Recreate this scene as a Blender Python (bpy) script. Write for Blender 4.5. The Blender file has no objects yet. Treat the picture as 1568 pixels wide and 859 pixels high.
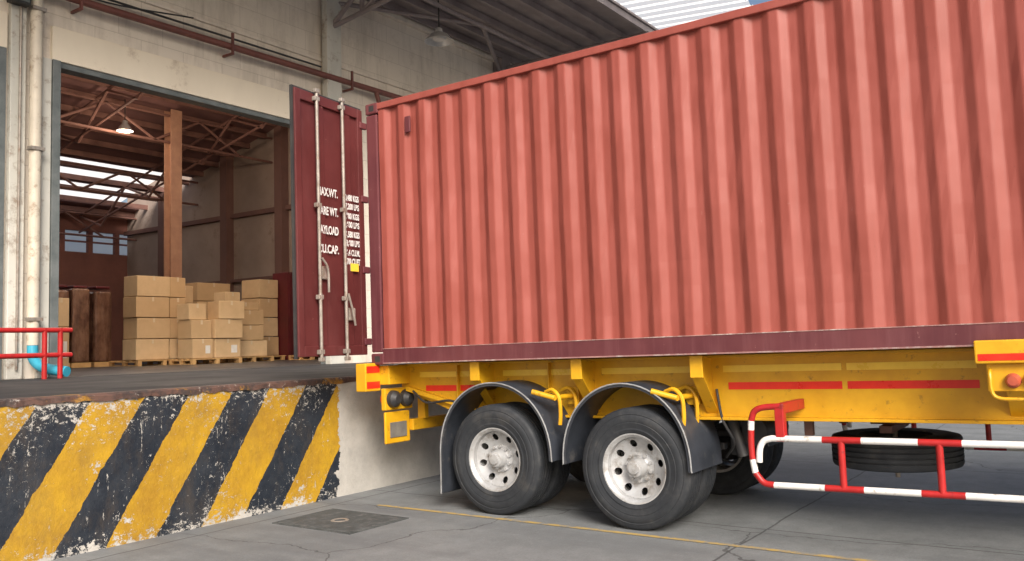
import bpy, bmesh, math, random
from mathutils import Matrix, Vector, Euler
random.seed(7)
S=bpy.context.scene
col=S.collection
# ---------------------------------------------------------------- helpers
def new_mat(name):
    m=bpy.data.materials.new(name); m.use_nodes=True
    nt=m.node_tree; b=nt.nodes['Principled BSDF']
    return m,nt,b
def N(nt,t,**k):
    n=nt.nodes.new(t)
    for a,v in k.items():
        setattr(n,a,v)
    return n
def L(nt,a,b): nt.links.new(a,b)
def pos(nt,sc=(1,1,1)):
    g=N(nt,'ShaderNodeNewGeometry')
    if sc==(1,1,1): return g.outputs['Position']
    mp=N(nt,'ShaderNodeMapping'); mp.inputs['Scale'].default_value=sc
    L(nt,g.outputs['Position'],mp.inputs['Vector']); return mp.outputs[0]
def noise(nt,vec,scale,detail=5,rough=.6):
    n=N(nt,'ShaderNodeTexNoise'); n.inputs['Scale'].default_value=scale; n.inputs['Detail'].default_value=min(detail,7); n.inputs['Roughness'].default_value=rough
    L(nt,vec,n.inputs['Vector']); return n.outputs['Fac']
def ramp(nt,fac,a,b,ca=(0,0,0,1),cb=(1,1,1,1)):
    r=N(nt,'ShaderNodeValToRGB'); e=r.color_ramp.elements
    e[0].position=a; e[0].color=ca; e[1].position=b; e[1].color=cb
    L(nt,fac,r.inputs[0]); return r.outputs[0]
def mix(nt,fac,a,b,mode='MIX'):
    m=N(nt,'ShaderNodeMix',data_type='RGBA',blend_type=mode)
    for s,v in ((m.inputs[0],fac),(m.inputs[6],a),(m.inputs[7],b)):
        if hasattr(v,'is_output'): L(nt,v,s)
        elif isinstance(v,(int,float)): s.default_value=v
        else: s.default_value=(*v,1) if len(v)==3 else v
    return m.outputs[2]
def mth(nt,op,a,b=None,c=None):
    m=N(nt,'ShaderNodeMath',operation=op)
    for i,v in enumerate((a,b,c)):
        if v is None: continue
        if hasattr(v,'is_output'): L(nt,v,m.inputs[i])
        else: m.inputs[i].default_value=v
    return m.outputs[0]
def bump(nt,b,h,st=.3,dist=.01):
    n=N(nt,'ShaderNodeBump'); n.inputs['Strength'].default_value=st; n.inputs['Distance'].default_value=dist
    L(nt,h,n.inputs['Height']); L(nt,n.outputs[0],b.inputs['Normal'])
def M(name,c1,c2=None,scale=3,rough=.6,metal=0,dirt=None,dirt_amt=.3,dirt_scale=6,stretch=(1,1,1),bst=.15,bdist=.005,bscale=30,spec=None):
    m,nt,b=new_mat(name)
    c2=c2 or tuple(x*.8 for x in c1)
    n1=noise(nt,pos(nt,stretch),scale,4,.65)
    f=ramp(nt,n1,.35,.65)
    c=mix(nt,f,c1,c2)
    if dirt:
        d=ramp(nt,noise(nt,pos(nt),dirt_scale,6,.75),.62-dirt_amt*.4,.72)
        c=mix(nt,d,c,dirt)
    L(nt,c,b.inputs['Base Color'])
    b.inputs['Metallic'].default_value=metal
    if spec is not None: b.inputs['Specular IOR Level'].default_value=spec
    L(nt,ramp(nt,n1,.3,.7,(rough*1.15,)*3+(1,),(rough*.85,)*3+(1,)),b.inputs['Roughness'])
    if bst: bump(nt,b,noise(nt,pos(nt),bscale,4,.7),bst,bdist)
    return m
def link(o,parent=None):
    col.objects.link(o)
    if parent: o.parent=parent
    return o
def empty(name,loc=(0,0,0),rot=(0,0,0)):
    e=bpy.data.objects.new(name,None); e.location=loc; e.rotation_euler=rot; e.empty_display_size=.2
    col.objects.link(e); return e
def mesh(name,vs,fs,mat,parent=None,smooth=False,bevel=0,mats=None):
    me=bpy.data.meshes.new(name); me.from_pydata([tuple(v) for v in vs],[],fs); me.update()
    bm=bmesh.new(); bm.from_mesh(me); bmesh.ops.recalc_face_normals(bm,faces=bm.faces); bm.to_mesh(me); bm.free()
    o=bpy.data.objects.new(name,me); me.materials.append(mat)
    if smooth:
        for p in me.polygons: p.use_smooth=True
        try: me.set_sharp_from_angle(angle=math.radians(35))
        except Exception: pass
    if bevel:
        bv=o.modifiers.new('b','BEVEL'); bv.width=bevel; bv.segments=2; bv.limit_method='ANGLE'
    return link(o,parent)
def boxdata(b):
    x0,x1,y0,y1,z0,z1=b
    v=[(x0,y0,z0),(x1,y0,z0),(x1,y1,z0),(x0,y1,z0),(x0,y0,z1),(x1,y0,z1),(x1,y1,z1),(x0,y1,z1)]
    f=[(0,3,2,1),(4,5,6,7),(0,1,5,4),(1,2,6,5),(2,3,7,6),(3,0,4,7)]
    return v,f
def boxes(name,bl,mat,parent=None,bevel=0):
    V=[];F=[]
    for b in bl:
        v,f=boxdata(b); n=len(V); V+=v; F+=[tuple(i+n for i in q) for q in f]
    return mesh(name,V,F,mat,parent,bevel=bevel)
def box(name,b,mat,parent=None,bevel=0): return boxes(name,[b],mat,parent,bevel)
def tubedata(pts,r,segs=12):
    pts=[Vector(p) for p in pts]; V=[];F=[]; n=len(pts); up=None
    for i,p in enumerate(pts):
        d=(pts[min(i+1,n-1)]-pts[max(i-1,0)]).normalized()
        if up is None:
            up=Vector((0,0,1)) if abs(d.z)<.9 else Vector((1,0,0))
        a=(up-d*up.dot(d)).normalized(); b=d.cross(a); up=a
        for k in range(segs):
            t=2*math.pi*k/segs; V.append(p+(a*math.cos(t)+b*math.sin(t))*r)
    for i in range(n-1):
        for k in range(segs):
            k2=(k+1)%segs; F.append((i*segs+k,i*segs+k2,(i+1)*segs+k2,(i+1)*segs+k))
    F.append(tuple(range(segs))[::-1]); F.append(tuple((n-1)*segs+k for k in range(segs)))
    return V,F
def tubes(name,plist,r,mat,parent=None,segs=12):
    V=[];F=[]
    for pts in plist:
        v,f=tubedata(pts,r,segs); n=len(V); V+=v; F+=[tuple(i+n for i in q) for q in f]
    return mesh(name,V,F,mat,parent,smooth=True)
def curve(pts,n=6):
    P=[Vector(p) for p in pts]; P=[P[0]*2-P[1]]+P+[P[-1]*2-P[-2]]; out=[]
    for i in range(1,len(P)-2):
        for k in range(n):
            t=k/n; a,b,c,d=P[i-1:i+3]
            out.append(.5*((2*b)+(c-a)*t+(2*a-5*b+4*c-d)*t*t+(3*b-a-3*c+d)*t**3))
    out.append(P[-2]); return out
def lathe(name,prof,center,mat,parent=None,segs=64,axis='X',closed=False,smooth=True):
    V=[];F=[]; n=len(prof)
    for k in range(segs):
        t=2*math.pi*k/segs; c,s=math.cos(t),math.sin(t)
        for r,h in prof:
            if axis=='X': V.append((center[0]+h,center[1]+r*c,center[2]+r*s))
            elif axis=='Y': V.append((center[0]+r*c,center[1]+h,center[2]+r*s))
            else: V.append((center[0]+r*c,center[1]+r*s,center[2]+h))
    m=n if closed else n-1
    for k in range(segs):
        k2=(k+1)%segs
        for i in range(m):
            j=(i+1)%n; F.append((k*n+i,k*n+j,k2*n+j,k2*n+i))
    return mesh(name,V,F,mat,parent,smooth=smooth)
def prism(name,poly,x0,x1,mat,parent=None,bevel=0):
    n=len(poly); V=[(x0,y,z) for y,z in poly]+[(x1,y,z) for y,z in poly]
    F=[tuple(range(n)),tuple(range(2*n-1,n-1,-1))]+[(i,(i+1)%n,(i+1)%n+n,i+n) for i in range(n)]
    return mesh(name,V,F,mat,parent,bevel=bevel)
# ---------------------------------------------------------------- camera
R=((0.56751,-0.04368,-0.8222),(-0.82292,-0.06276,-0.56468),(-0.02694,0.99707,-0.07156))
H=1.6
cam=bpy.data.cameras.new('camera'); co=bpy.data.objects.new('camera',cam); col.objects.link(co)
mm=Matrix(R).to_4x4(); mm.translation=(0,0,H); co.matrix_world=mm
cam.sensor_width=36; cam.lens=1327.1/1568*36; cam.clip_end=2000
S.camera=co
# ---------------------------------------------------------------- world + sun
S.view_settings.view_transform='Standard'; S.view_settings.look='None'; S.view_settings.exposure=0
w=bpy.data.worlds.new('World'); S.world=w; w.use_nodes=True; nt=w.node_tree
sky=nt.nodes.new('ShaderNodeTexSky'); sky.sky_type='NISHITA'; sky.sun_disc=False
tosun=Vector((-.60,-.68,.62)).normalized()
elev=math.asin(tosun.z); az=math.atan2(tosun.x,tosun.y)
sky.sun_elevation=elev; sky.sun_rotation=az; sky.air_density=1.0; sky.dust_density=6; sky.ozone_density=1
nt.links.new(sky.outputs[0],nt.nodes['Background'].inputs[0]); nt.nodes['Background'].inputs[1].default_value=.15
sl=bpy.data.lights.new('sun','SUN'); sl.energy=4.3; sl.angle=math.radians(30); sl.color=(1,.965,.92)
so=bpy.data.objects.new('sun',sl); col.objects.link(so)
so.rotation_euler=(-tosun).to_track_quat('-Z','Y').to_euler()
# ---------------------------------------------------------------- materials
def mat_container(name,c1,c2,grime=True):
    m,nt,b=new_mat(name)
    p=pos(nt)
    c=mix(nt,ramp(nt,noise(nt,p,.9,4,.65),.38,.62),c1,c2)
    st=ramp(nt,noise(nt,pos(nt,(1,5,.4)),1.6,5,.7),.48,.72)
    c=mix(nt,mth(nt,'MULTIPLY',st,.38),c,tuple(min(1,x*1.2+.03) for x in c2))
    st2=ramp(nt,noise(nt,pos(nt,(6,14,.7)),1.1,5,.7),.56,.82)
    c=mix(nt,mth(nt,'MULTIPLY',st2,.3),c,tuple(x*.55 for x in c1))
    n38=noise(nt,p,34,4,.8)
    c=mix(nt,mth(nt,'MULTIPLY',ramp(nt,n38,.67,.72),.75),c,(.10,.03,.02))
    c=mix(nt,mth(nt,'MULTIPLY',ramp(nt,noise(nt,pos(nt,(1,1,.5)),22,4,.8),.69,.73),.4),c,(.6,.35,.3))
    if grime:
        s=N(nt,'ShaderNodeSeparateXYZ'); L(nt,p,s.inputs[0])
        zz=mth(nt,'ADD',s.outputs[2],mth(nt,'MULTIPLY',noise(nt,pos(nt,(5,5,1)),1.5,5,.7),-.45))
        g=ramp(nt,zz,1.36,1.56,(1,1,1,1),(0,0,0,1))
        c=mix(nt,mth(nt,'MULTIPLY',g,.45),c,(.15,.04,.03))
    L(nt,c,b.inputs['Base Color']); b.inputs['Roughness'].default_value=.52; b.inputs['Specular IOR Level'].default_value=.4
    bump(nt,b,noise(nt,pos(nt,(1,1,.6)),2.6,2,.5),.6,.04)
    return m
m_cont=mat_container('container_paint',(.345,.070,.050),(.42,.100,.078))
m_rail=mat_container('container_rail',(.10,.024,.030),(.14,.038,.042),False)  # maroon, darkened so the bottom rail's shading sits in the colour
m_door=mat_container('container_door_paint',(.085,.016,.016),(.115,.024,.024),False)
m_yel=M('yellow_paint',(.70,.38,.012),(.60,.31,.01),4,.42,0,(.2,.10,.02),.06,9,bst=.05)
m_yeltape=M('yellow_tape',(.88,.60,.06),(.8,.52,.05),6,.3,bst=0)
m_redtape=M('red_tape',(.75,.03,.012),(.66,.02,.01),6,.3,bst=0)
m_white=M('white_paint',(.76,.76,.74),(.66,.66,.64),6,.45,0,(.3,.25,.2),.12,12,bst=.1)
m_red=M('red_paint',(.44,.018,.018),(.33,.013,.013),6,.4,0,(.12,.02,.02),.12,10,bst=.1)
m_steel=M('galvanised_steel',(.36,.32,.28),(.24,.21,.18),8,.45,.3,(.2,.12,.08),.25,9,bst=.1)
m_rim=M('rim_silver',(.50,.51,.52),(.40,.40,.40),7,.36,.3,(.2,.17,.14),.28,9,bst=.05)
m_tyre=M('tyre_rubber',(.014,.017,.022),(.026,.029,.034),5,.7,0,(.05,.05,.05),.2,5,bst=.2,bdist=.003)
m_black=M('black_steel',(.02,.02,.023),(.04,.038,.036),6,.55,bst=.1)
m_fend=M('fender_plastic',(.022,.026,.034),(.036,.041,.052),4,.42,0,(.10,.095,.09),.12,6,bst=.05)
m_bead=M('fender_bead',(.30,.31,.32),(.2,.2,.2),9,.5,bst=0)
m_truss=M('brown_steel',(.24,.125,.10),(.17,.085,.07),3,.6,bst=0)
m_colm=M('column_steel',(.5,.29,.19),(.4,.22,.15),3,.6,bst=0)
m_roof=M('roof_sheet',(.25,.13,.12),(.18,.095,.09),1,.6,bst=0)
m_canopy=M('canopy_steel',(.30,.255,.25),(.21,.175,.175),2,.6,bst=0)
m_pipe=M('red_brown_pipe',(.2,.07,.055),(.14,.05,.04),5,.5,bst=.05)
m_cream=M('cream_pipe',(.66,.59,.48),(.55,.49,.4),3,.5,0,(.25,.16,.09),.2,5,bst=.1)
m_green=M('frame_steel',(.16,.175,.175),(.10,.115,.115),4,.5,bst=.05)
m_blue=M('blue_pipe',(.05,.40,.56),(.04,.32,.46),5,.35,bst=0)
m_lampmetal=M('lamp_metal',(.6,.6,.6),(.5,.5,.5),5,.35,.5,bst=0)
def emis(name,c,s):
    m,nt,b=new_mat(name); b.inputs['Base Color'].default_value=(*c,1); b.inputs['Emission Color'].default_value=(*c,1); b.inputs['Emission Strength'].default_value=s; return m
m_lamp=emis('lamp_glass',(1,.85,.7),.5)
def transl(name,c,d_=.25):
    m=bpy.data.materials.new(name); m.use_nodes=True; nt=m.node_tree; nt.nodes.remove(nt.nodes['Principled BSDF'])
    o=[n for n in nt.nodes if n.type=='OUTPUT_MATERIAL'][0]
    t=N(nt,'ShaderNodeBsdfTranslucent'); d=N(nt,'ShaderNodeBsdfDiffuse'); x=N(nt,'ShaderNodeMixShader'); x.inputs[0].default_value=d_
    t.inputs[0].default_value=(*c,1); d.inputs[0].default_value=(*c,1)
    L(nt,t.outputs[0],x.inputs[1]); L(nt,d.outputs[0],x.inputs[2]); L(nt,x.outputs[0],o.inputs[0]); return m
m_sky=transl('translucent_sheet',(.97,.96,.94),.05)
def mat_plaster():
    m,nt,b=new_mat('painted_block_wall')
    g=N(nt,'ShaderNodeNewGeometry'); sp=N(nt,'ShaderNodeSeparateXYZ'); L(nt,g.outputs['Position'],sp.inputs[0])
    cb=N(nt,'ShaderNodeCombineXYZ'); L(nt,mth(nt,'ADD',sp.outputs[0],sp.outputs[1]),cb.inputs[0]); L(nt,sp.outputs[2],cb.inputs[1])
    br=N(nt,'ShaderNodeTexBrick'); br.inputs['Scale'].default_value=1; br.inputs['Brick Width'].default_value=.8; br.inputs['Row Height'].default_value=.4
    br.inputs['Mortar Size'].default_value=.008; br.inputs['Mortar Smooth'].default_value=.7
    br.inputs['Color1'].default_value=(.78,.70,.60,1); br.inputs['Color2'].default_value=(.73,.655,.56,1); br.inputs['Mortar'].default_value=(.58,.51,.43,1)
    L(nt,cb.outputs[0],br.inputs['Vector'])
    c=br.outputs['Color']
    st=ramp(nt,noise(nt,pos(nt,(1.5,1.5,.25)),1.3,6,.7),.47,.8)
    c=mix(nt,mth(nt,'MULTIPLY',st,.6),c,(.3,.25,.2))
    st=ramp(nt,noise(nt,pos(nt),2.2,7,.8),.53,.68)
    c=mix(nt,mth(nt,'MULTIPLY',st,.3),c,(.4,.33,.26))
    L(nt,c,b.inputs['Base Color']); b.inputs['Roughness'].default_value=.85
    h=mth(nt,'ADD',mth(nt,'MULTIPLY',br.outputs['Fac'],-1),mth(nt,'MULTIPLY',noise(nt,pos(nt),20,4,.7),.5)); bump(nt,b,h,.35,.01)
    return m
m_plaster=mat_plaster()
m_lintel=M('cream_plaster',(.82,.73,.59),(.76,.67,.54),1.2,.8,0,(.5,.4,.3),.10,1.5,stretch=(1,1,.4))
m_pil=M('grey_pilaster',(.62,.60,.54),(.50,.49,.44),2,.7,0,(.24,.17,.12),.22,4,stretch=(1,1,.3))
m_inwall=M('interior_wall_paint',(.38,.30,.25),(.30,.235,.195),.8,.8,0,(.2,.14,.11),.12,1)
m_indark=M('interior_dark_brown',(.20,.11,.09),(.15,.08,.068),1,.8)  # darker brown for pilasters, beams and left wall
m_rearwall=M('rear_wall_haze_red',(.30,.13,.10),(.22,.095,.075),1,.8)  # pink haze at the far end is put into this redder wall colour
def mat_ground():
    m,nt,b=new_mat('concrete_yard')
    p=pos(nt)
    c=mix(nt,ramp(nt,noise(nt,p,.45,7,.65),.35,.68),(.185,.197,.203),(.275,.286,.288))
    n35=noise(nt,p,3.5,7,.78)
    c=mix(nt,ramp(nt,n35,.4,.75),c,(.155,.163,.165))
    sp=ramp(nt,noise(nt,p,60,3,.8),.35,.75); c=mix(nt,mth(nt,'MULTIPLY',sp,.45),c,(.09,.095,.095))
    tr=ramp(nt,noise(nt,pos(nt,(2.2,.25,1)),.9,5,.6),.5,.72); c=mix(nt,mth(nt,'MULTIPLY',tr,.6),c,(.115,.12,.128))
    pt=ramp(nt,noise(nt,p,9,6,.85),.6,.68); c=mix(nt,mth(nt,'MULTIPLY',pt,.35),c,(.38,.385,.38))
    s=N(nt,'ShaderNodeSeparateXYZ'); wob=noise(nt,p,1.2,7)
    L(nt,p,s.inputs[0]); wb=mth(nt,'MULTIPLY',mth(nt,'SUBTRACT',wob,.5),.09)
    def joint(axis,period,off,wd):
        v=mth(nt,'ADD',s.outputs[axis],mth(nt,'ADD',wb,-off)); f=mth(nt,'PINGPONG',v,period/2)
        return mth(nt,'LESS_THAN',f,wd)
    j=mth(nt,'MAXIMUM',joint(0,4.0,7.2,.010),joint(1,4.2,2.45,.010))
    c=mix(nt,mth(nt,'MULTIPLY',j,.75),c,(.04,.04,.04))
    vo=N(nt,'ShaderNodeTexVoronoi',feature='DISTANCE_TO_EDGE'); vo.inputs['Scale'].default_value=.33
    dv=N(nt,'ShaderNodeVectorMath',operation='ADD'); sc=N(nt,'ShaderNodeVectorMath',operation='SCALE'); sc.inputs['Scale'].default_value=.9
    n3=N(nt,'ShaderNodeTexNoise'); n3.inputs['Scale'].default_value=1.1; n3.inputs['Detail'].default_value=6; L(nt,p,n3.inputs['Vector']); L(nt,n3.outputs['Color'],sc.inputs[0])
    L(nt,p,dv.inputs[0]); L(nt,sc.outputs[0],dv.inputs[1]); L(nt,dv.outputs[0],vo.inputs['Vector'])
    ck=mth(nt,'LESS_THAN',vo.outputs[0],.0026); c=mix(nt,mth(nt,'MULTIPLY',ck,.7),c,(.05,.05,.05))
    L(nt,c,b.inputs['Base Color'])
    b.inputs['Roughness'].default_value=.72
    bump(nt,b,noise(nt,p,22,5,.8),.5,.012)
    return m
m_ground=mat_ground()
def mat_dock():
    m,nt,b=new_mat('dock_face_paint')
    p=pos(nt); s=N(nt,'ShaderNodeSeparateXYZ'); L(nt,p,s.inputs[0]); x,z=s.outputs[0],s.outputs[2]
    wob=mth(nt,'MULTIPLY',mth(nt,'SUBTRACT',noise(nt,p,4,6,.75),.5),.09)
    v=mth(nt,'ADD',mth(nt,'SUBTRACT',x,mth(nt,'MULTIPLY',z,.66)),mth(nt,'ADD',wob,-.38))
    fr=mth(nt,'FRACT',mth(nt,'DIVIDE',v,.92)); isy=mth(nt,'LESS_THAN',fr,.51)
    ye=mix(nt,ramp(nt,noise(nt,p,2.5,6,.75),.35,.7),(.47,.275,.012),(.31,.165,.013))
    bl=mix(nt,ramp(nt,noise(nt,p,3,6,.75),.4,.7),(.007,.012,.021),(.025,.032,.043))
    c=mix(nt,isy,bl,ye)
    gr=ramp(nt,noise(nt,pos(nt,(1,1,.5)),3,7,.8),.48,.75); c=mix(nt,mth(nt,'MULTIPLY',gr,.45),c,(.10,.07,.04))
    conc=mix(nt,ramp(nt,noise(nt,p,1.6,7,.75),.35,.7),(.52,.50,.46),(.34,.325,.30))
    zt=mth(nt,'MULTIPLY',z,.8)
    edge=mth(nt,'ADD',mth(nt,'MULTIPLY',mth(nt,'POWER',zt,7),.11),mth(nt,'MULTIPLY',mth(nt,'POWER',mth(nt,'SUBTRACT',1.0,zt),9),.12))
    n13=noise(nt,pos(nt,(1,1,1.4)),15,7,.85)
    n3=noise(nt,p,3.1,7,.85)
    ch=mth(nt,'ADD',mth(nt,'ADD',n13,edge),mth(nt,'MULTIPLY',mth(nt,'SUBTRACT',noise(nt,p,1.3,3,.6),.5),.30))
    chip=mth(nt,'GREATER_THAN',ch,.635)
    ch2=mth(nt,'GREATER_THAN',mth(nt,'ADD',n3,mth(nt,'MULTIPLY',edge,1.0)),.645)
    sc=mth(nt,'GREATER_THAN',mth(nt,'ADD',noise(nt,pos(nt,(14,14,2.2)),1.6,6,.8),mth(nt,'MULTIPLY',isy,-.03)),.635)
    lim=mth(nt,'GREATER_THAN',mth(nt,'ADD',mth(nt,'ADD',x,mth(nt,'MULTIPLY',z,-.02)),mth(nt,'MULTIPLY',mth(nt,'SUBTRACT',noise(nt,p,5,6,.7),.5),.35)),6.68)
    a=mth(nt,'MAXIMUM',mth(nt,'MAXIMUM',chip,ch2),mth(nt,'MAXIMUM',lim,sc))
    c=mix(nt,a,c,conc)
    L(nt,c,b.inputs['Base Color']); b.inputs['Roughness'].default_value=.6
    bump(nt,b,mth(nt,'SUBTRACT',noise(nt,p,9,5,.8),mth(nt,'MULTIPLY',a,.15)),.6,.02)
    return m
m_dock=mat_dock()
def mat_kerb():
    m,nt,b=new_mat('worn_steel_kerb'); p=pos(nt)
    c=mix(nt,ramp(nt,noise(nt,p,6,6,.75),.42,.58),(.045,.034,.032),(.12,.065,.05))
    s=ramp(nt,noise(nt,p,1.7,6,.75),.54,.60); c=mix(nt,mth(nt,'MULTIPLY',s,.85),c,(.36,.18,.02))
    s=ramp(nt,noise(nt,p,9,6,.8),.61,.66); c=mix(nt,s,c,(.42,.39,.35))
    L(nt,c,b.inputs['Base Color']); b.inputs['Roughness'].default_value=.6; bump(nt,b,noise(nt,p,14,5,.75),.5,.02); return m
m_curb=mat_kerb()
m_floor=M('dock_floor',(.024,.025,.028),(.04,.041,.044),.9,.7,0,(.08,.08,.078),.15,2,spec=.25)
m_inslab=M('interior_floor',(.045,.044,.045),(.07,.066,.064),.9,.4,0,(.1,.09,.085),.12,2,spec=.4)
def mat_line():
    m,nt,b=new_mat('worn_yellow_line'); p=pos(nt)
    a=ramp(nt,noise(nt,p,7,7,.8),.46,.60)
    c=mix(nt,a,(.42,.29,.09),(.2,.205,.20)); L(nt,c,b.inputs['Base Color']); b.inputs['Roughness'].default_value=.8; return m
m_line=mat_line()
# ================================================================ GROUND
mesh('ground',[(-250,-250,0),(250,-250,0),(250,250,0),(-250,250,0)],[(0,1,2,3)],m_ground)
mesh('painted_ground_line',[(6.44,-14,.004),(6.52,-14,.004),(6.56,6.2,.004),(6.5,6.2,.004)],[(0,1,2,3)],m_line)
mh=empty('drain_cover')
m_slab=M('cover_concrete',(.085,.09,.09),(.05,.055,.055),9,.8,0,(.16,.155,.15),.25,7,bst=.7,bdist=.012)
box('slab',(5.44,6.12,5.50,6.42,-.02,.012),m_slab,mh,.006)
boxes('frame',[(5.40,5.43,5.46,6.46,-.02,.009),(6.13,6.16,5.46,6.46,-.02,.009),(5.43,6.13,5.46,5.49,-.02,.009),(5.43,6.13,6.43,6.46,-.02,.009)],m_slab,mh)
lathe('lifting_ring',[(.05,.013),(.07,.02),(.085,.013)],(5.76,5.95,0),m_steel,mh,24,'Z')
# ================================================================ LOADING DOCK
DZ=1.27
dk=empty('loading_dock')
box('dock_body',(-30,60,6.93,12.7,-.1,DZ-.05),m_dock,dk)
box('dock_slab',(-30,60,7.07,12.7,DZ-.05,DZ-.003),m_floor,dk)
V=[];F=[];nx=300
for i in range(nx+1):
    x=-4+ (16+4)*i/nx
    j=random.uniform(-.008,.008); k=random.uniform(-.012,.012)
    V+=[(x,6.918+j,DZ-.055+k),(x,6.916+j,DZ-.012+k*.5),(x,6.938+j*.3,DZ+.004),(x,7.07+random.uniform(-.015,.015),DZ+.004),(x,7.07,DZ-.06)]
for i in range(nx):
    for q in range(4): a=i*5+q; F.append((a,a+1,a+6,a+5))
mesh('kerb_edge',V,F,m_curb,dk)
# ================================================================ WAREHOUSE
wh=empty('warehouse_building')
FY=13.0; TH=.3
def roofz(y): return 9.0+(22.15-y)*.243
box('floor_slab',(-30,40,12.7,34,DZ-.3,DZ),m_inslab,wh)
boxes('facade_wall',[(6.05,6.70,FY,FY+TH,DZ,6.6),(-30,60,FY,FY+TH,6.6,9.2),(-30,19,FY,FY+TH,9.2,11.3),(12.5,18.5,FY,FY+TH,DZ,6.6),(-30,1.0,FY,FY+TH,DZ,6.6)],m_plaster,wh)
boxes('lintel_band',[(6.70,12.5,FY-.06,FY+TH+.02,6.07,6.60),(1.0,6.05,FY-.06,FY+TH+.02,6.07,6.6)],m_lintel,wh,.01)
boxes('corner_pilaster',[(6.08,6.30,FY-.10,FY,DZ,9.15),(6.52,6.69,FY-.07,FY,DZ,6.07)],m_pil,wh,.01)
boxes('door_frame',[(6.70,6.82,FY-.09,FY+.25,DZ,6.07),(6.82,12.3,FY-.03,FY+.2,5.98,6.07),(12.3,12.45,FY-.05,FY+.2,DZ,6.07),(5.90,6.04,FY-.06,FY+.2,DZ,6.07)],m_green,wh,.005)
box('pilaster_right',(12.18,12.58,FY-.22,FY-.065,DZ,9.1),m_pil,wh,.01)
box('pilaster_far',(18.3,18.7,FY-.3,FY-.002,DZ,9.1),m_canopy,wh,.01)
boxes('wall_ledge',[(-10,18.3,FY-.05,FY,7.45,7.52),(-10,18.3,FY-.12,FY,9.0,9.12)],m_plaster,wh,.01)
box('rolled_shutter_panel',(1.0,5.9,FY+.12,FY+.16,DZ,6.07),m_canopy,wh)
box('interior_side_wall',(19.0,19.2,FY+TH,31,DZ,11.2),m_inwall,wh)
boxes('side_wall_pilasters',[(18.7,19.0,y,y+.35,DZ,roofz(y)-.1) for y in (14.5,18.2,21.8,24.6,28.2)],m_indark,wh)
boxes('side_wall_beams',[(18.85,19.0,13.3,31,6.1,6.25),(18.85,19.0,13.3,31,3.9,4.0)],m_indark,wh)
fw=[( -30,40,31,31.2,DZ,5.35),(-30,40,31,31.2,6.15,7.4)]
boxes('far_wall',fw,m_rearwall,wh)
boxes('far_wall_mullions',[(x,x+.18,31,31.15,5.35,6.15) for x in [8+i*1.05 for i in range(12)]]+[(8,20,31.02,31.12,5.72,5.78)],m_rearwall,wh)
box('far_wall_windows',(8,20,31.16,31.19,5.35,6.15),m_sky,wh)
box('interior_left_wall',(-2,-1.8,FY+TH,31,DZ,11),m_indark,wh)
def roofpiece(name,y0,y1,x0,x1,m,dz=0):
    return mesh(name,[(x0,y0,roofz(y0)+dz),(x1,y0,roofz(y0)+dz),(x1,y1,roofz(y1)+dz),(x0,y1,roofz(y1)+dz),
        (x0,y0,roofz(y0)+dz+.06),(x1,y0,roofz(y0)+dz+.06),(x1,y1,roofz(y1)+dz+.06),(x0,y1,roofz(y1)+dz+.06)],
        [(0,3,2,1),(4,5,6,7),(0,1,5,4),(1,2,6,5),(2,3,7,6),(3,0,4,7)],m,wh)
def sheet(name,y0,y1,x0,x1,m):
    return mesh(name,[(x0,y0,roofz(y0)+.03),(x1,y0,roofz(y0)+.03),(x1,y1,roofz(y1)+.03),(x0,y1,roofz(y1)+.03)],[(0,1,2,3)],m,wh)
roofpiece('roof_front',13.3,15,-3,19.2,m_roof)
sheet('added_fill_skylight',15,19.5,-3,19.2,m_sky)  # unseen skylight added to let more light onto boxes and floor
roofpiece('roof_main',19.5,26.9,-3,19.2,m_roof)
sheet('skylight_a',26.9,28.2,-3,18,m_sky)
roofpiece('roof_mid',28.2,28.6,-3,19.2,m_roof)
sheet('skylight_b',28.6,30.2,-3,18,m_sky)
roofpiece('roof_back',30.2,31.2,-3,19.2,m_roof)
boxes('roof_purlins',[(-2,19,y,y+.1,roofz(y)-.2,roofz(y)-.03) for y in [18.6+.85*i for i in range(15)]],m_truss,wh)
tr=[]
for xx in (4.5,8.6,12.95,17.0):
    ys=[13.4+1.45*i for i in range(13)]
    tr.append([(xx,ys[0],roofz(ys[0])-.25),(xx,ys[-1],roofz(ys[-1])-.25)])
    tr.append([(xx,ys[0],roofz(ys[0])-1.15),(xx,ys[-1],roofz(ys[-1])-.85)])
    for i in range(12):
        a,b=ys[i],ys[i+1]
        if i%2: tr.append([(xx,a,roofz(a)-1.1),(xx,b,roofz(b)-.25)])
        else: tr.append([(xx,a,roofz(a)-.25),(xx,b,roofz(b)-1.1)])
for yy in (22.6,26.6,30.4):
    xs=[-1.8+1.5*i for i in range(15)]; z=roofz(yy)-.3
    tr.append([(xs[0],yy,z),(19,yy,z)]); tr.append([(xs[0],yy,z-.8),(19,yy,z-.8)])
    for i in range(13):
        if i%2: tr.append([(xs[i],yy,z-.8),(xs[i+1],yy,z)])
        else: tr.append([(xs[i],yy,z),(xs[i+1],yy,z-.8)])
tubes('roof_trusses',tr,.04,m_truss,wh,6)
boxes('interior_column',[(15.1,15.46,22.4,22.43,DZ,8.75),(15.1,15.46,22.72,22.75,DZ,8.75),(15.26,15.30,22.43,22.72,DZ,8.75)],m_colm,wh)
cy0,cy1=8.55,FY
def cz(y): return 9.02+(y-8.55)*.05
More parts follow.
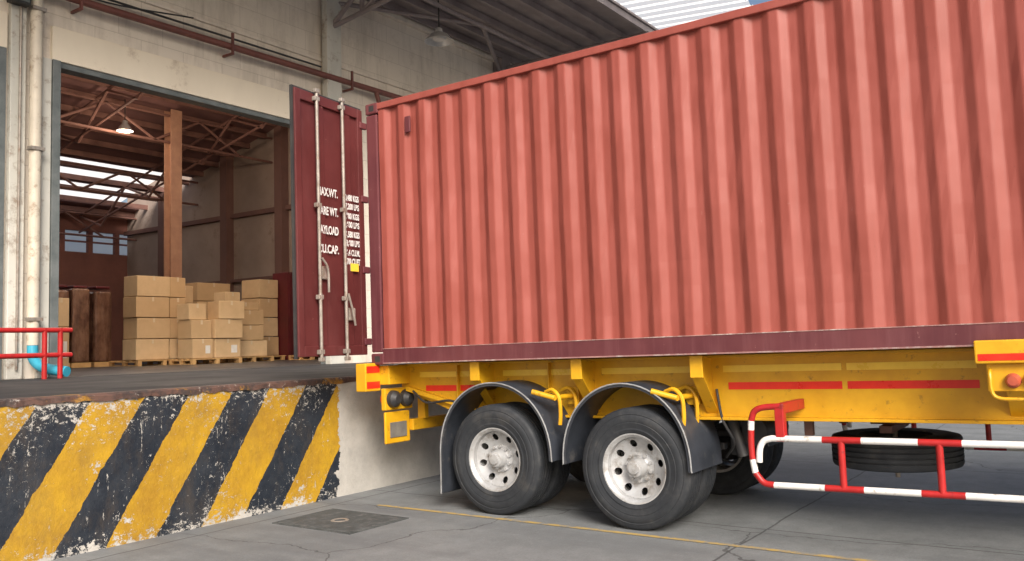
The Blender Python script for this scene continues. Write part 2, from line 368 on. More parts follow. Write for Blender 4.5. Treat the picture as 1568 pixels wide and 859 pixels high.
mesh('canopy_roof',[(-10,cy0,cz(cy0)),(40,cy0,cz(cy0)),(40,cy1,cz(cy1)),(-10,cy1,cz(cy1)),(-10,cy0,cz(cy0)+.05),(40,cy0,cz(cy0)+.05),(40,cy1,cz(cy1)+.05),(-10,cy1,cz(cy1)+.05)],
     [(0,3,2,1),(4,5,6,7),(0,1,5,4),(1,2,6,5),(2,3,7,6),(3,0,4,7)],m_canopy,wh)
boxes('canopy_purlins',[(-10,40,y,y+.08,cz(y)-.16,cz(y)-.01) for y in (8.6,9.3,10.0,10.7,11.4,12.1,12.7)],m_canopy,wh)
ct=[]
for xx in (6.3,12.4,18.5,24.6):
    ct.append([(xx,12.9,8.2),(xx,8.6,8.75)]); ct.append([(xx,12.9,8.85),(xx,8.6,8.85)])
    yy=[12.9,12.0,11.1,10.2,9.3]
    for i in range(4):
        f=lambda y:8.2+(12.9-y)/4.3*.55
        ct.append([(xx,yy[i],f(yy[i])),(xx,yy[i+1],8.85)]); ct.append([(xx,yy[i+1],8.85),(xx,yy[i+1],f(yy[i+1]))])
ct.append([(6.3,11.2,8.72),(18.5,11.2,8.72)]); ct.append([(12.4,12.9,8.75),(15.4,11.2,8.75)]); ct.append([(18.5,12.9,8.75),(15.4,11.2,8.75)])
tubes('canopy_trusses',ct,.05,m_canopy,wh,8)
V=[];xs=[14.5+.09*i for i in range(240)]
for i,x in enumerate(xs):
    z=.03*(1 if (i//2)%2 else -1); V+=[(x,6.1,8.93+z),(x,8.7,9.13+z)]
F=[(2*i,2*i+1,2*i+3,2*i+2) for i in range(len(xs)-1)]
mesh('eave_sheet',V,F,m_sky,wh)
box('back_annex_wall',(18.7,60,16,16.3,DZ,9.3),m_canopy,wh)
pw=empty('wall_pipe')
tubes('pipe_run',[[(-5,FY-.22,6.9),(18.2,FY-.22,7.18)]],.06,m_pipe,pw,14)
tubes('small_conduit',[[(-5,FY-.12,7.15),(12.1,FY-.12,7.3)]],.02,m_black,pw,8)
boxes('pipe_brackets',[(x,x+.04,FY-.3,FY-.01,6.8+.012*x,6.84+.012*x) for x in (1.5,4.2,7,9.8,12.8,15.5)]+[(x,x+.04,FY-.3,FY-.26,6.84+.012*x,7.2+.012*x) for x in (1.5,4.2,7,9.8,12.8,15.5)],m_pipe,pw)
tubes('drop_branch',[curve([(13.6,FY-.22,7.1),(13.7,FY-.22,6.8),(13.7,FY-.22,6.3),(13.7,FY-.22,5.5)])],.05,m_pipe,pw)
cb=empty('electric_cable')
tubes('sagging_cable',[curve([(3.0,FY-.3,7.0),(4.6,FY-.32,6.98),(6.1,FY-.32,7.15),(7.4,FY-.3,7.12),(9.0,FY-.28,7.35)]),curve([(3.0,FY-.3,7.1),(4.6,FY-.32,7.12),(6.12,FY-.32,7.05)]),curve([(6.28,FY-.2,7.0),(6.5,FY-.24,7.3),(6.62,FY-.2,8.2),(6.62,FY-.18,9.0)])],.014,m_black,cb,8)
dp=empty('drain_pipe')
tubes('downpipe',[[(6.41,FY-.16,1.75),(6.41,FY-.16,9.0)]],.085,m_cream,dp,16)
boxes('pipe_clamps',[(6.31,6.51,FY-.26,FY-.12,z,z+.05) for z in (2.1,4.6,6.7)],m_steel,dp)
tubes('blue_elbow',[curve([(6.41,FY-.16,1.78),(6.41,FY-.2,1.55),(6.46,FY-.4,1.42),(6.6,FY-.75,1.36)])],.075,m_blue,dp,16)
tubes('thin_conduit',[[(6.2,FY-.13,1.4),(6.2,FY-.13,9.0)]],.02,m_steel,dp,8)
jb=empty('electrical_box')
box('box_body',(6.0,6.28,FY-.27,FY-.11,6.72,7.1),m_black,jb,.01)
box('box_cover',(6.03,6.25,FY-.29,FY-.272,6.75,7.07),m_green,jb,.005)
rl=empty('red_guard_rail')
tubes('rails',[[(3.0,12.25,1.95),(6.66,12.25,1.95)],[(3.0,12.25,1.60),(6.66,12.25,1.60)]],.035,m_red,rl)
tubes('posts',[[(x,12.25,DZ),(x,12.25,1.98)] for x in (3.1,4.4,5.6,6.28,6.5)],.035,m_red,rl)
def lamp(x,y,z,s=.3,power=0,lit=True):
    e=empty('high_bay_or_fill_lamp',(x,y,z))
    lathe('shade',[(.04,.30),(.07,.28),(.08,.2),(s*.6,.14),(s,0),(s*.97,0),(s*.55,.12),(0,.18)],(0,0,0),m_lampmetal,e,32,'Z')
    lathe('bulb',[(0,.04),(s*.4,.04),(s*.5,.07),(s*.3,.10),(0,.115)],(0,0,0),m_lamp if lit else m_lampmetal,e,24,'Z')
    tubes('hanger',[[(0,0,.28),(0,0,.9)]],.015,m_black,e,6)
    if power:
        l=bpy.data.lights.new('lamp_light','POINT'); l.energy=power; l.color=(1,.76,.56); l.shadow_soft_size=.3
        lo=bpy.data.objects.new('lamp_light',l); lo.location=(0,0,-.15); link(lo,e)
    return e
lamp(14.1,11.4,8.05,.32,0,False)
lamp(13.4,22.0,7.7,.22,110)
lamp(11.5,16.5,7.6,.3,680)  # unseen fill lamp, added to brighten and model the boxes
# ================================================================ BOXES
def mat_card():
    m,nt,b=new_mat('cardboard'); p=pos(nt)
    oi=N(nt,'ShaderNodeObjectInfo')
    c=mix(nt,oi.outputs['Random'],(.78,.59,.36),(.58,.40,.22))
    c=mix(nt,mth(nt,'MULTIPLY',ramp(nt,noise(nt,p,4,5),.4,.75),.3),c,(.42,.28,.14))
    L(nt,c,b.inputs['Base Color']); b.inputs['Roughness'].default_value=.8; return m
m_card=mat_card()
m_tape=M('packing_tape',(.72,.6,.42),(.64,.52,.35),5,.35,bst=0)
m_label=M('label_paper',(.8,.79,.76),(.7,.7,.68),9,.7,bst=0)
m_wood=M('pallet_wood',(.66,.42,.18),(.5,.3,.13),4,.8)
def carton(p,x,y,z,w,d,h,label=False,rot=0):
    e=empty('cardboard_box',(x,y,z),(0,0,rot+random.uniform(-.025,.025)))
    box('carton',(.006,w-.006,0,d,.004,h-.01),m_card,e,.014)
    boxes('tape',[(w/2-.03,w/2+.03,.0,d,h-.0095,h-.006),(w/2-.03,w/2+.03,-.0035,-.0005,h-.12,h-.012)],m_tape,e)
    if label: box('label',(w*.62,w*.85,-.004,-.001,h*.25,h*.65),m_label,e)
def pallet(x,y,w,d):
    e=empty('wooden_pallet',(x,y,DZ))
    bl=[]
    for i in range(5): bl.append((0,w,i*(d-.1)/4,i*(d-.1)/4+.1,.115,.14))
    for i in range(3):
        xx=i*(w-.1)/2; bl.append((xx,xx+.1,0,d,.09,.114))
        for j in range(3): bl.append((xx,xx+.1,j*(d-.1)/2,j*(d-.1)/2+.1,.022,.09))
        bl.append((xx,xx+.1,0,d,0,.021))
    boxes('pallet_boards',bl,m_wood,e)
Z0=DZ+.145
pallet(12.5,19.9,1.5,1.3)
for k in range(4):
    carton(0,12.50+.03*(k%2),20.0,Z0+.535*k,.93,.6,.53)
    carton(0,13.48,20.05,Z0+.535*k,.48,.62,.53)
    carton(0,12.95,20.7,Z0+.535*k,.95,.6,.53)
pallet(13.35,18.9,1.5,1.0)
carton(0,13.38,18.95,Z0,.62,.6,.5,True); carton(0,14.03,18.93,Z0,.80,.62,.5,True)
carton(0,13.36,18.97,Z0+.5,.6,.6,.48); carton(0,13.99,18.88,Z0+.5,.86,.62,.50)
carton(0,13.34,19.05,Z0+.98,.52,.5,.42); carton(0,14.12,18.90,Z0+1.0,.74,.6,.48,False,-.16)
for k in range(4): carton(0,14.45,21.2,Z0+.51*k,.55,.6,.5)
pallet(15.15,19.6,1.35,1.1)
carton(0,15.25,19.7,Z0,1.1,.7,.45); carton(0,15.3,19.7,Z0+.45,.92,.7,.42); carton(0,15.25,19.7,Z0+.87,.98,.7,.42); carton(0,15.2,19.75,Z0+1.29,.9,.6,.22)
carton(0,14.97,19.6,Z0+.5,.32,.4,.48,True); carton(0,15.0,19.8,Z0+1.51,.5,.5,.28)
for k in range(4): carton(0,15.55,21.8,Z0+.55*k,1.15,.7,.545)
for k in range(4): carton(0,16.8,20.6,Z0+.57*k,.72,.8,.56)
pallet(16.6,20.3,1.7,1.2); pallet(17.2,18.8,1.2,1.0)
carton(0,17.2,18.9,Z0,.45,.6,.72,True); carton(0,17.68,18.9,Z0,.45,.6,.74,True)
sc=empty('red_storage_cabinet')
m_maroon=M('maroon_paint',(.12,.015,.02),(.09,.012,.015),3,.4)
box('cabinet_body',(17.55,18.45,20.2,20.9,DZ,3.9),m_maroon,sc,.02)
boxes('cabinet_doors',[(17.58,17.99,20.17,20.2,DZ+.1,3.85),(18.01,18.42,20.17,20.2,DZ+.1,3.85)],m_maroon,sc,.01)
boxes('cabinet_handles',[(17.93,17.96,20.13,20.17,2.5,2.8),(18.04,18.07,20.13,20.17,2.5,2.8)],m_steel,sc)
def mat_wrap():
    m,nt,b=new_mat('shrink_wrap')
    c=mix(nt,ramp(nt,noise(nt,pos(nt,(3,3,1.5)),1.5,5),.4,.65),(.10,.045,.03),(.24,.13,.085)); L(nt,c,b.inputs['Base Color'])
    b.inputs['Roughness'].default_value=.18; b.inputs['Coat Weight'].default_value=.8
    bump(nt,b,noise(nt,pos(nt,(2,2,.25)),5,3,.6),.9,.05); return m
m_wrap=mat_wrap()
for i in range(3):
    e=empty('shrink_wrapped_goods',(11.0+i*.56,21.2+.05*(i%2),DZ))
    box('pallet_base',(0,.5,0,.8,0,.12),m_wood,e)
    box('wrapped_stack',(.02,.48,.02,.78,.125,1.93+.06*(i%2)),m_wrap,e,.05)
    box('wrap_cap',(.06,.44,.06,.74,2.0,2.06),m_maroon,e,.02)
carton(0,10.75,20.6,DZ,.4,.4,1.0,True); carton(0,10.75,20.6,DZ+1.0,.4,.4,.7)
# ================================================================ TRAILER + CONTAINER (common pitch)
PITCH=-.0132
tl=empty('semi_trailer',(0,0,0),(PITCH,0,0))
sh=empty('shipping_container',(0,0,0),(PITCH,0,0))
CX=6.65; CW=2.44; YR=6.35; YF=YR-12.19; ZB=1.50; ZT=4.255
def corr(x,sgn,name):
    y=YR-.17;pts=[(y,0)]; per=.278;d=.036
    while y>YF+.2+per:
        for dy,dx in ((.072,0),(.068,d),(.070,d),(.068,0)):
            y-=dy; pts.append((y,dx))
    pts.append((YF+.15,0))
    rnd=random.Random(3); V=[]
    nz=12
    dents=[(4.6,2.1,.25,.012),(2.75,2.2,.3,.016),(1.6,2.0,.35,.018),(3.6,1.95,.2,.01),(1.0,3.3,.4,.012),(5.2,3.2,.3,.008)]
    for k in range(nz+1):
        z=ZB+.14+(ZT-.06-ZB-.14)*k/nz
        for yy,dx in pts:
            w=0 if k in (0,nz) else rnd.uniform(-.0035,.0035)
            if k not in (0,nz):
                for (dy_,dz_,dr,dd) in dents: w+=dd*math.exp(-((yy-dy_)**2+(z-dz_)**2)/(dr*dr))
            V.append((x+sgn*(dx+w),yy+(0 if k in (0,nz) else rnd.uniform(-.002,.002)),z))
    n=len(pts); F=[(k*n+i,k*n+i+1,(k+1)*n+i+1,(k+1)*n+i) for k in range(nz) for i in range(n-1)]
    o=mesh(name,V,F,m_cont,sh)
    bv=o.modifiers.new('b','BEVEL'); bv.width=.010; bv.segments=2; bv.limit_method='ANGLE'; bv.angle_limit=math.radians(20)
    return o
corr(CX+.012,1,'side_wall'); corr(CX+CW-.012,-1,'side_wall_far')
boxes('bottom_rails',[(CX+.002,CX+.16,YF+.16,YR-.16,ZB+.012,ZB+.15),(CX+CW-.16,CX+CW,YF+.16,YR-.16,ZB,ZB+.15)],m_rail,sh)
m_lip=M('scraped_lip',(.36,.2,.18),(.16,.05,.05),5,.6,0,(.6,.55,.5),.35,5)
boxes('rail_lips',[(CX-.006,CX+.14,YF+.16,YR-.16,ZB,ZB+.012),(CX-.002,CX+.05,YF+.16,YR-.16,ZB+.1505,ZB+.158)],m_lip,sh)
boxes('top_rails',[(CX-.004,CX+.07,YF+.16,YR-.16,ZT-.075,ZT-.005),(CX+CW-.07,CX+CW,YF+.16,YR-.16,ZT-.075,ZT-.005)],m_cont,sh,.008)
posts=[]
for x in (CX,CX+CW-.16):
    for y in (YR-.15,YF):
        posts.append((x,x+.16,y,y+.15,ZB+.12,ZT-.12))
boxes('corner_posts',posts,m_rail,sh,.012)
cst=[]
for x in (CX-.006,CX+CW-.172):
    for y in (YR-.172,YF-.006):
        for z in (ZB-.01,ZT-.112): cst.append((x,x+.178,y,y+.178,z,z+.118))
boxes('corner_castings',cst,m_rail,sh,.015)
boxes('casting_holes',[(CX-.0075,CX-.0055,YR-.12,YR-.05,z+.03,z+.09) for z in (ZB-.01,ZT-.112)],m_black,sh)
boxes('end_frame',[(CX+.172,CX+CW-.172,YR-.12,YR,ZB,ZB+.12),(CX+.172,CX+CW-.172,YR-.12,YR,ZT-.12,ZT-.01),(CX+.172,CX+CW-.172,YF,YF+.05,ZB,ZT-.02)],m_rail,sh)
box('roof_panel',(CX+.07,CX+CW-.07,YF+.1,YR-.12,ZT-.05,ZT-.02),m_cont,sh)
m_ply=M('plywood_floor',(.3,.18,.1),(.22,.13,.07),3,.7,bst=0)
box('floor_panel',(CX+.16,CX+CW-.16,YF+.1,YR-.12,ZB+.05,ZB+.12),m_ply,sh)
box('vent_cover',(CX-.012,CX+.012,5.73,5.80,3.86,4.03),m_rail,sh,.008)
def door(hx,hy,ang,flip,name):
    d=empty(name,(hx,hy,0),(0,0,ang)); d.parent=sh
    s=-1 if flip else 1
    W=1.04; z0,z1=1.60,4.19
    def bx(a,b,y0,y1,c,e):
        x0,x1=sorted((s*a,s*b)); return (x0,x1,y0,y1,c,e)
    pan=[bx(.04,W-.04,0.01,.04,z0+.05,z1-.05)]
    fr=[bx(0,.08,-.02,.05,z0,z1),bx(W-.08,W,-.02,.05,z0,z1),bx(.08,W-.08,-.018,.048,z0,z0+.1),bx(.08,W-.08,-.018,.048,z1-.1,z1)]
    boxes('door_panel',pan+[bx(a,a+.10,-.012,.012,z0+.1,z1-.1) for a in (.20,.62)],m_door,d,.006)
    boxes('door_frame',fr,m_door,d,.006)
    boxes('gasket',[bx(W,W+.02,.0,.03,z0-.02,z1+.02),bx(0,W,.0,.03,z1,z1+.02)],m_black,d)
    ra,rb=.37,.76
    tubes('locking_rods',[[(s*a,-.05,z0-.04),(s*a,-.05,z1+.03)] for a in (ra,rb)],.017,m_steel,d)
    boxes('rod_brackets',[bx(a-.035,a+.035,-.065,-.018,z,z+.045) for a in (ra,rb) for z in (z0+.02,z0+.55,z0+1.45,z1-.08)],m_steel,d,.006)
    boxes('rod_cams',[bx(a-.03,a+.03,-.07,-.03,z,z+.04) for a in (ra,rb) for z in (z0-.05,z1+.0)],m_steel,d,.006)
    tubes('handles',[curve([(s*ra,-.08,z0+.62),(s*(ra-.05),-.09,z0+.45),(s*(ra-.09),-.09,z0+.30)]),curve([(s*rb,-.08,z0+.95),(s*(rb-.07),-.09,z0+.85),(s*(rb-.08),-.09,z0+.62)])],.012,m_steel,d,8)
    boxes('handle_keepers',[bx(.22,.32,-.05,-.012,z0+.35,z0+.48),bx(.62,.72,-.05,-.012,z0+.75,z0+.88)],m_steel,d,.01)
    boxes('hinges',[bx(-.06,.05,-.035,.0,z,z+.07) for z in (z0+.1,z0+.85,z0+1.6,z1-.2)],m_rail,d,.008)
    box('sticker',bx(.12,.25,-.0225,-.0215,z0+.86,z0+.94),m_yeltape,d)
    box('sticker_plate',bx(.12,.25,-.021,-.013,z0+.86,z0+.94),m_steel,d)
    lines=[(1.84,'MAX.WT.','30,480 KGS'),(1.75,'','67,200 LBS'),(1.65,'TARE WT.','3,900 KGS'),(1.56,'','8,600 LBS'),(1.46,'PAYLOAD','26,580 KGS'),(1.37,'','58,600 LBS'),(1.27,'CU.CAP.','76.4 CU.M.'),(1.18,'','2,700 CU.FT')]
    for dz,a,b in lines:
        for t,xx in ((a,.735),(b,.335)):
            if not t: continue
            c=bpy.data.curves.new('t','FONT'); c.body=t; c.size=.115 if xx>.5 else .085; c.extrude=.0005; c.offset=.003
            to=bpy.data.objects.new('t',c); col.objects.link(to)
            bpy.context.view_layer.update()
            me=bpy.data.meshes.new_from_object(to.evaluated_get(bpy.context.evaluated_depsgraph_get()))
            bpy.data.objects.remove(to)
            wd=max(v.co.x for v in me.vertices)
            o=bpy.data.objects.new('door_lettering',me); me.materials.clear(); me.materials.append(m_white)
            for p_ in me.polygons: p_.material_index=0
            target=.31 if xx>.5 else .25
            o.rotation_euler=(math.pi/2,0,0); o.scale=(target/wd,1,1)
            o.location=(-xx if flip else xx-target,-.0145 ,z0+dz-.25); link(o,d)
    return d
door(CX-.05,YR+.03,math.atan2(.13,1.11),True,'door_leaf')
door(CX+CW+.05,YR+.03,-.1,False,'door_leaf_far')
# ---- trailer frame
BX=7.05
for nm,x in (('main_beam',BX),('main_beam_far',8.69)):
    prism(nm,[(-5.2,.97),(5.55,.97),(6.3,1.22),(6.3,1.46),(-5.2,1.46)],x,x+.02,m_yel,tl)
    boxes(nm+'_flanges',[(x-.06,x+.08,-5.2,6.3,1.461,1.485),(x-.06,x+.08,-5.2,5.55,.945,.969)],m_yel,tl,.003)
boxes('beam_stiffeners',[(BX-.05,BX-.001,y,y+.012,.97,1.46) for y in (.1,4.4,5.5)],m_yel,tl)
boxes('tape_red',[(BX-.0035,BX-.001,5.15,5.96,1.195,1.255),(BX-.0035,BX-.001,1.73,2.65,1.195,1.255),(BX-.0035,BX-.001,.78,1.69,1.195,1.255)],m_redtape,tl)
boxes('tape_yellow',[(BX-.004,BX-.001,a,b,1.34,1.395) for a,b in ((5.2,6.04),(4.04,4.96),(2.90,3.85),(1.73,2.69),(.79,1.69),(-3,.4))],m_yeltape,tl)
for i,y in enumerate((5.08,3.94,2.80,.55,-1.6,-3.8)):
    V=[(BX,y-.01,1.0),(CX+.12,y-.01,1.33),(CX+.12,y-.01,1.49),(BX,y-.01,1.46),(BX,y+.01,1.0),(CX+.12,y+.01,1.33),(CX+.12,y+.01,1.49),(BX,y+.01,1.46)]
    mesh('outrigger_web',V,[(0,1,2,3),(7,6,5,4),(0,4,5,1),(1,5,6,2),(2,6,7,3),(3,7,4,0)],m_yel,tl)
    V=[(BX,y-.05,.995),(CX+.10,y-.05,1.325),(CX+.10,y+.05,1.325),(BX,y+.05,.995),(BX,y-.05,1.01),(CX+.10,y-.05,1.34),(CX+.10,y+.05,1.34),(BX,y+.05,1.01)]
    mesh('outrigger_flange',V,[(0,1,2,3),(7,6,5,4),(0,4,5,1),(1,5,6,2),(2,6,7,3),(3,7,4,0)],m_yel,tl)
    boxes('outrigger_cap',[(CX+.085,CX+.10,y-.055,y+.055,1.31,1.49)],m_yel,tl,.003)
boxes('cross_members',[(BX+.02,8.69,y-.05,y+.05,1.2,1.4) for y in (6.2,5.0,3.94,2.8,1.7,.55,-.6,-1.8,-3,-4.2)],m_yel,tl)
box('rear_bolster',(6.72,9.02,6.18,6.34,1.28,1.48),m_yel,tl,.008)
box('rear_marker',(6.50,6.72,6.30,6.44,1.22,1.51),m_yel,tl,.01)
boxes('rear_marker_tape',[(6.515,6.705,6.296,6.299,1.25,1.32),(6.515,6.705,6.296,6.299,1.41,1.48)],m_redtape,tl)
box('rear_lamp_panel',(6.74,7.17,6.26,6.32,1.01,1.24),m_yel,tl,.01)
for xx in (6.85,7.05):
    lathe('rear_lamp',[(0,-.09),(.045,-.09),(.065,-.07),(.085,-.05),(.092,0)],(xx,6.258,1.125),m_black,tl,28,'Y')
    lathe('rear_lamp_lens',[(.09,0),(.085,.03),(0,.035)],(xx,6.322,1.125),m_redtape,tl,28,'Y')
boxes('plate_holder',[(6.76,7.14,6.28,6.31,.66,.99)],m_yel,tl,.01)
m_plate=M('plate_back',(.2,.18,.15),(.12,.11,.1),8,.6)
box('plate',(6.82,7.08,6.27,6.278,.72,.88),m_plate,tl,.004)
box('underrun_bar',(7.15,8.9,6.24,6.34,.77,.89),m_yel,tl,.01)
boxes('underrun_hangers',[(7.3,7.36,6.2,6.3,.89,1.28),(8.6,8.66,6.2,6.3,.89,1.28)],m_yel,tl)
prism('rear_gusset',[(5.2,.97),(5.2,1.0),(6.2,1.25),(6.2,1.2)],BX-.05,BX+.1,m_yel,tl)
tubes('air_hoses',[curve([(7.0,6.1,1.2),(6.98,5.9,1.08),(7.0,5.6,1.1),(7.02,5.4,1.02)]),curve([(7.03,2.75,1.2),(7.0,2.7,.95),(7.1,2.65,.75),(7.3,2.8,.6)])],.012,m_black,tl,8)
boxes('side_bracket',[(6.53,6.64,-.6,.74,1.385,1.54)],m_yel,tl,.01)
boxes('side_bracket_tape',[(6.5265,6.529,-.58,.72,1.405,1.45)],m_redtape,tl)
boxes('bracket_support',[(6.60,7.04,.5,.56,1.2,1.384),(6.58,6.62,.38,.68,1.2,1.384),(6.62,7.04,.05,.45,1.33,1.384)],m_yel,tl,.005)
m_amber=M('amber_lens',(.8,.25,.02),(.7,.2,.02),4,.2,bst=0)
m_rlens=M('red_lens',(.45,.1,.05),(.4,.08,.05),4,.2,bst=0)
lathe('side_lamp_red',[(0,-.05),(.03,-.048),(.045,-.03),(.05,0)],(6.58,.53,1.27),m_rlens,tl,24)
lathe('side_lamp_amber',[(0,-.05),(.03,-.048),(.045,-.03),(.05,0)],(6.58,.42,1.28),m_amber,tl,24)
tubes('lamp_guard',[curve([(6.6,.66,1.36),(6.55,.66,1.3),(6.55,.64,1.17),(6.55,.5,1.15),(6.55,.3,1.15)])],.012,m_yel,tl,8)
def wheel(x,y,zc,outward,name,rim=True):
    e=empty(name,(x-outward*.14,y,zc),(random.uniform(0,6),0,0)); e.parent=tl
    P=[(.285,-.105),(.290,-.122),(.300,-.130),(.33,-.138),(.338,-.134),(.345,-.135),(.385,-.143),(.39,-.140),(.396,-.143),(.435,-.142),(.445,-.137),(.452,-.134),(.458,-.137),(.468,-.133),(.485,-.129),(.50,-.122),(.510,-.105)]
    g=[]
    for c in (-.065,-.022,.022,.065):
        g+=[(.513,c-.007),(.500,c-.005),(.500,c+.005),(.513,c+.007)]
    Q=[(r,-h) for r,h in P][::-1]
    lathe('tyre',[(r,h*outward*-1) for r,h in P+g+Q],(0,0,0),m_tyre,e,72)
    o=outward
    lathe('rim',[(.30,o*.118),(.296,o*.128),(.285,o*.126),(.272,o*.108),(.262,o*.10),(.258,o*.02),(.262,-o*.1),(.30,-o*.118)],(0,0,0),m_rim,e,64)
    if rim:
        d=lathe('disc',[(.258,o*.055),(.235,o*.045),(.20,o*.025),(.165,o*.005),(.12,0),(.12,-o*.012),(.165,-o*.007),(.20,o*.013),(.235,o*.033),(.258,o*.043)],(0,0,0),m_rim,e,96,closed=True)
        bm=bmesh.new()
        for k in range(8):
            t=2*math.pi*k/8
            bmesh.ops.create_cone(bm,cap_ends=True,segments=20,radius1=.032,radius2=.032,depth=.3,matrix=Matrix.Translation((0,.205*math.cos(t),.205*math.sin(t)))@Matrix.Rotation(math.pi/2,4,'Y'))
        cm=bpy.data.meshes.new('c'); bm.to_mesh(cm); bm.free(); cut=bpy.data.objects.new('c',cm); col.objects.link(cut); cut.parent=e
        bo=d.modifiers.new('x','BOOLEAN'); bo.object=cut; bo.solver='EXACT'
        bpy.context.view_layer.update()
        me=bpy.data.meshes.new_from_object(d.evaluated_get(bpy.context.evaluated_depsgraph_get())); d.modifiers.clear(); d.data=me
        bpy.data.objects.remove(cut)
        lathe('hub',[(.135,-o*.01),(.13,o*.012),(.10,o*.02),(.085,o*.03),(.078,o*.10),(.07,o*.115),(.05,o*.12),(.045,o*.14),(0,o*.145)],(0,0,0),m_rim,e,40)
        bm=bmesh.new()
        for k in range(10):
            t=2*math.pi*(k+.5)/10
            bmesh.ops.create_cone(bm,cap_ends=True,segments=6,radius1=.015,radius2=.013,depth=.04,matrix=Matrix.Translation((o*.025,.115*math.cos(t),.115*math.sin(t)))@Matrix.Rotation(math.pi/2,4,'Y'))
        bm2=bpy.data.meshes.new('wheel_nuts'); bm.to_mesh(bm2); bm.free(); bm2.materials.append(m_rim)
        link(bpy.data.objects.new('wheel_nuts',bm2),e)
        lathe('drum',[(.20,-o*.03),(.2,-o*.12),(0,-o*.12)],(0,0,0),m_black,e,32)
for y in (3.37,4.82):
    zc=.513+.0132*y
    wheel(6.64,y,zc,-1,'wheel_outer'); wheel(6.97,y,zc,-1,'wheel_inner',False)
    wheel(9.11,y,zc,1,'wheel_outer_far'); wheel(8.78,y,zc,1,'wheel_inner_far',False)
    tubes('axle',[[(6.9,y,zc),(8.9,y,zc)]],.07,m_black,tl,16)
    boxes('leaf_spring',[(7.32,7.40,y-.55,y+.55,zc+.1,zc+.16),(8.36,8.44,y-.55,y+.55,zc+.1,zc+.16),(7.31,7.41,y-.08,y+.08,zc-.1,zc+.22)],m_black,tl,.01)
boxes('spring_hangers',[(7.3,7.42,y-.06,y+.06,.62,.95) for y in (2.7,4.1,5.45)]+[(8.34,8.46,y-.06,y+.06,.62,.95) for y in (2.7,4.1,5.45)],m_black,tl,.01)
tubes('air_tank',[[(7.30,2.55,.82),(7.9,2.55,.82)]],.12,m_black,tl,20)
tubes('damper',[[(7.22,2.72,.98),(7.22,2.62,.62)]],.045,m_black,tl,14)
def fender(yc,ry,name,rear_drop,front_drop,x0=6.60,x1=7.25):
    zc=.53+.0132*yc; rz=.70
    pts=[(yc+ry+.005,zc-rear_drop)]
    for k in range(0,31):
        t=math.pi*k/30; pts.append((yc+ry*math.cos(t),zc+rz*math.sin(t)**.9))
    pts.append((yc-ry-.005,zc-front_drop))
    th=.014; V=[];F=[]
    cen=Vector((yc,zc))
    for (y,z) in pts:
        d=(Vector((y,z))-cen); d=d.normalized(); iy,iz=y-d.x*th,z-d.y*th; ly,lz=y-d.x*.028,z-d.y*.028
        V+=[(x0,ly,lz),(x0,y,z),(x0+.012,y+d.x*.006,z+d.y*.006),(x1,y+d.x*.006,z+d.y*.006),(x1,iy,iz),(x0+.02,iy,iz),(x0+.02,ly,lz)]
    n=7
    for i in range(len(pts)-1):
        for q in range(n): a=i*n+q;b=i*n+(q+1)%n; F.append((a,b,b+n,a+n))
    F.append(tuple(range(n))); F.append(tuple(range((len(pts)-1)*n,len(pts)*n))[::-1])
    mesh(name,V,F,m_fend,tl,smooth=True)
    tubes(name+'_bead',[[(x0-.003,y,z) for y,z in pts]],.007,m_bead,tl,8)
fender(4.785,.635,'fender',.36,.0); fender(3.43,.60,'fender',.0,.02)
fender(4.785,.635,'fender_far',.36,.0,8.5,9.15); fender(3.43,.60,'fender_far',.0,.02,8.5,9.15)
for y in (4.13,2.95):
    z=1.15
    tubes('fender_support',[[(6.66,y,z),(7.05,y,z)],curve([(6.60,y+.20,z+.06),(6.63,y+.10,z+.03),(6.66,y,z)])],.024,m_yel,tl)
    for xo in (6.70,6.98):
        tubes('fender_clamp',[curve([(xo,y+.12,z+.05),(xo-.02,y+.03,z+.07),(xo-.03,y-.04,z+.0),(xo-.03,y-.05,z-.14),(xo-.03,y-.04,z-.24)])],.018,m_yel,tl,8)
    box('support_plate',(6.98,7.05,y-.06,y+.06,z-.08,z+.08),m_yel,tl,.006)
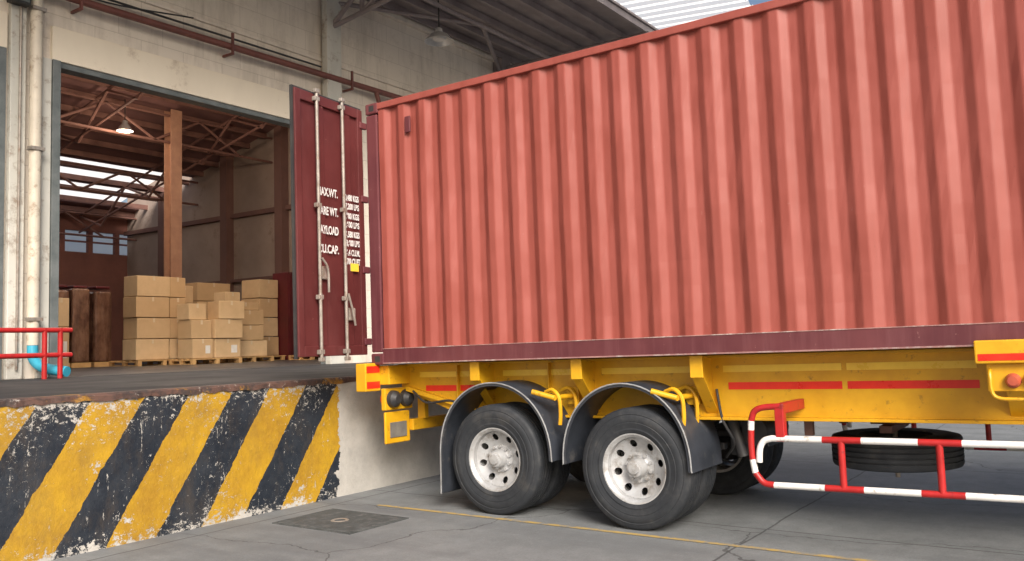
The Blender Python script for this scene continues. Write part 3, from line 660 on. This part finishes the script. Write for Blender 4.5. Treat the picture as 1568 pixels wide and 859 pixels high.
def guard(x,inner,par,nm):
    red=[];wht=[]
    def spans(z,ystart,yend):
        y=ystart; k=-3
        while k<12:
            b=1.76-.64*k; a=b-.27; c=a-.37
            for lst,p,q in ((red,a,b),(wht,c,a)):
                p2,q2=max(p,yend),min(q,ystart)
                if q2-p2>.005: lst.append([(x,p2,z),(x,q2,z)])
            k+=1
    spans(.86,2.13,-2.6); spans(.515,2.13,-2.6)
    red.append(curve([(x,2.13,.515),(x,2.21,.53),(x,2.27,.60)]))
    wht.append([(x,2.27,.60),(x,2.285,.70)])
    red.append(curve([(x,2.285,.70),(x,2.29,.82),(x,2.285,.92)]))
    wht.append([(x,2.285,.92),(x,2.28,.99)])
    red.append(curve([(x,2.28,.99),(x,2.25,1.06),(x,2.18,1.09),(x,2.05,1.10)]))
    wht.append(curve([(x,2.13,.86),(x,2.19,.84),(x,2.225,.78),(x,2.235,.68)]) )
    for y in (1.63,.99,.35,-.29,-.93,-1.57,-2.2): red.append([(x,y,.515),(x,y,.86)])
    tubes(nm+'_red',red,.024,m_red,par,14); tubes(nm+'_white',wht,.024,m_white,par,14)
    bl=[]
    for y in (2.06,.0,-2.3):
        bl.append((min(x,inner),max(x,inner),y-.03,y+.03,1.04,1.12)); bl.append((x-.02,x+.05,y-.035,y+.035,.84,1.12))
    boxes(nm+'_brackets',bl,m_red,par,.008)
guard(6.50,7.05,tl,'side_guard'); guard(9.25,8.71,tl,'side_guard_far')
sp=empty('spare_wheel',(7.95,1.55,.635),(0,math.pi/2,0)); sp.parent=tl
P=[(.285,-.10),(.295,-.128),(.40,-.142),(.455,-.134),(.50,-.122),(.510,-.105)]
g=[]
for c in (-.065,-.022,.022,.065): g+=[(.513,c-.007),(.500,c-.005),(.500,c+.005),(.513,c+.007)]
lathe('tyre',P+g+[(r,-h) for r,h in P][::-1],(0,0,0),m_tyre,sp,72)
lathe('rim',[(.30,.118),(.27,.1),(.255,.0),(.1,.0),(.1,-.02),(.255,-.02),(.27,-.1),(.30,-.118)],(0,0,0),m_black,sp,48)
tl2=[(7.6,8.3,1.5,1.6,.80,.86),(7.75,8.15,1.4,1.7,.86,.92),(7.72,7.78,1.5,1.6,.86,1.2),(8.12,8.18,1.5,1.6,.86,1.2),(7.3,7.36,2.05,2.12,.8,1.2),(8.4,8.46,2.05,2.12,.8,1.2)]
boxes('spare_carrier',tl2,m_truss,tl,.005)
tubes('spare_bolt',[[(7.95,1.55,.40),(7.95,1.55,.9)]],.02,m_steel,tl)
for x in (7.1,8.55):
    boxes('landing_leg',[(x,x+.14,-3.3,-3.16,.25,1.2),(x+.02,x+.12,-3.28,-3.18,.08,.25),(x-.05,x+.19,-3.37,-3.09,-.03,.02)],m_yel,tl,.008)
bpy.context.view_layer.update()
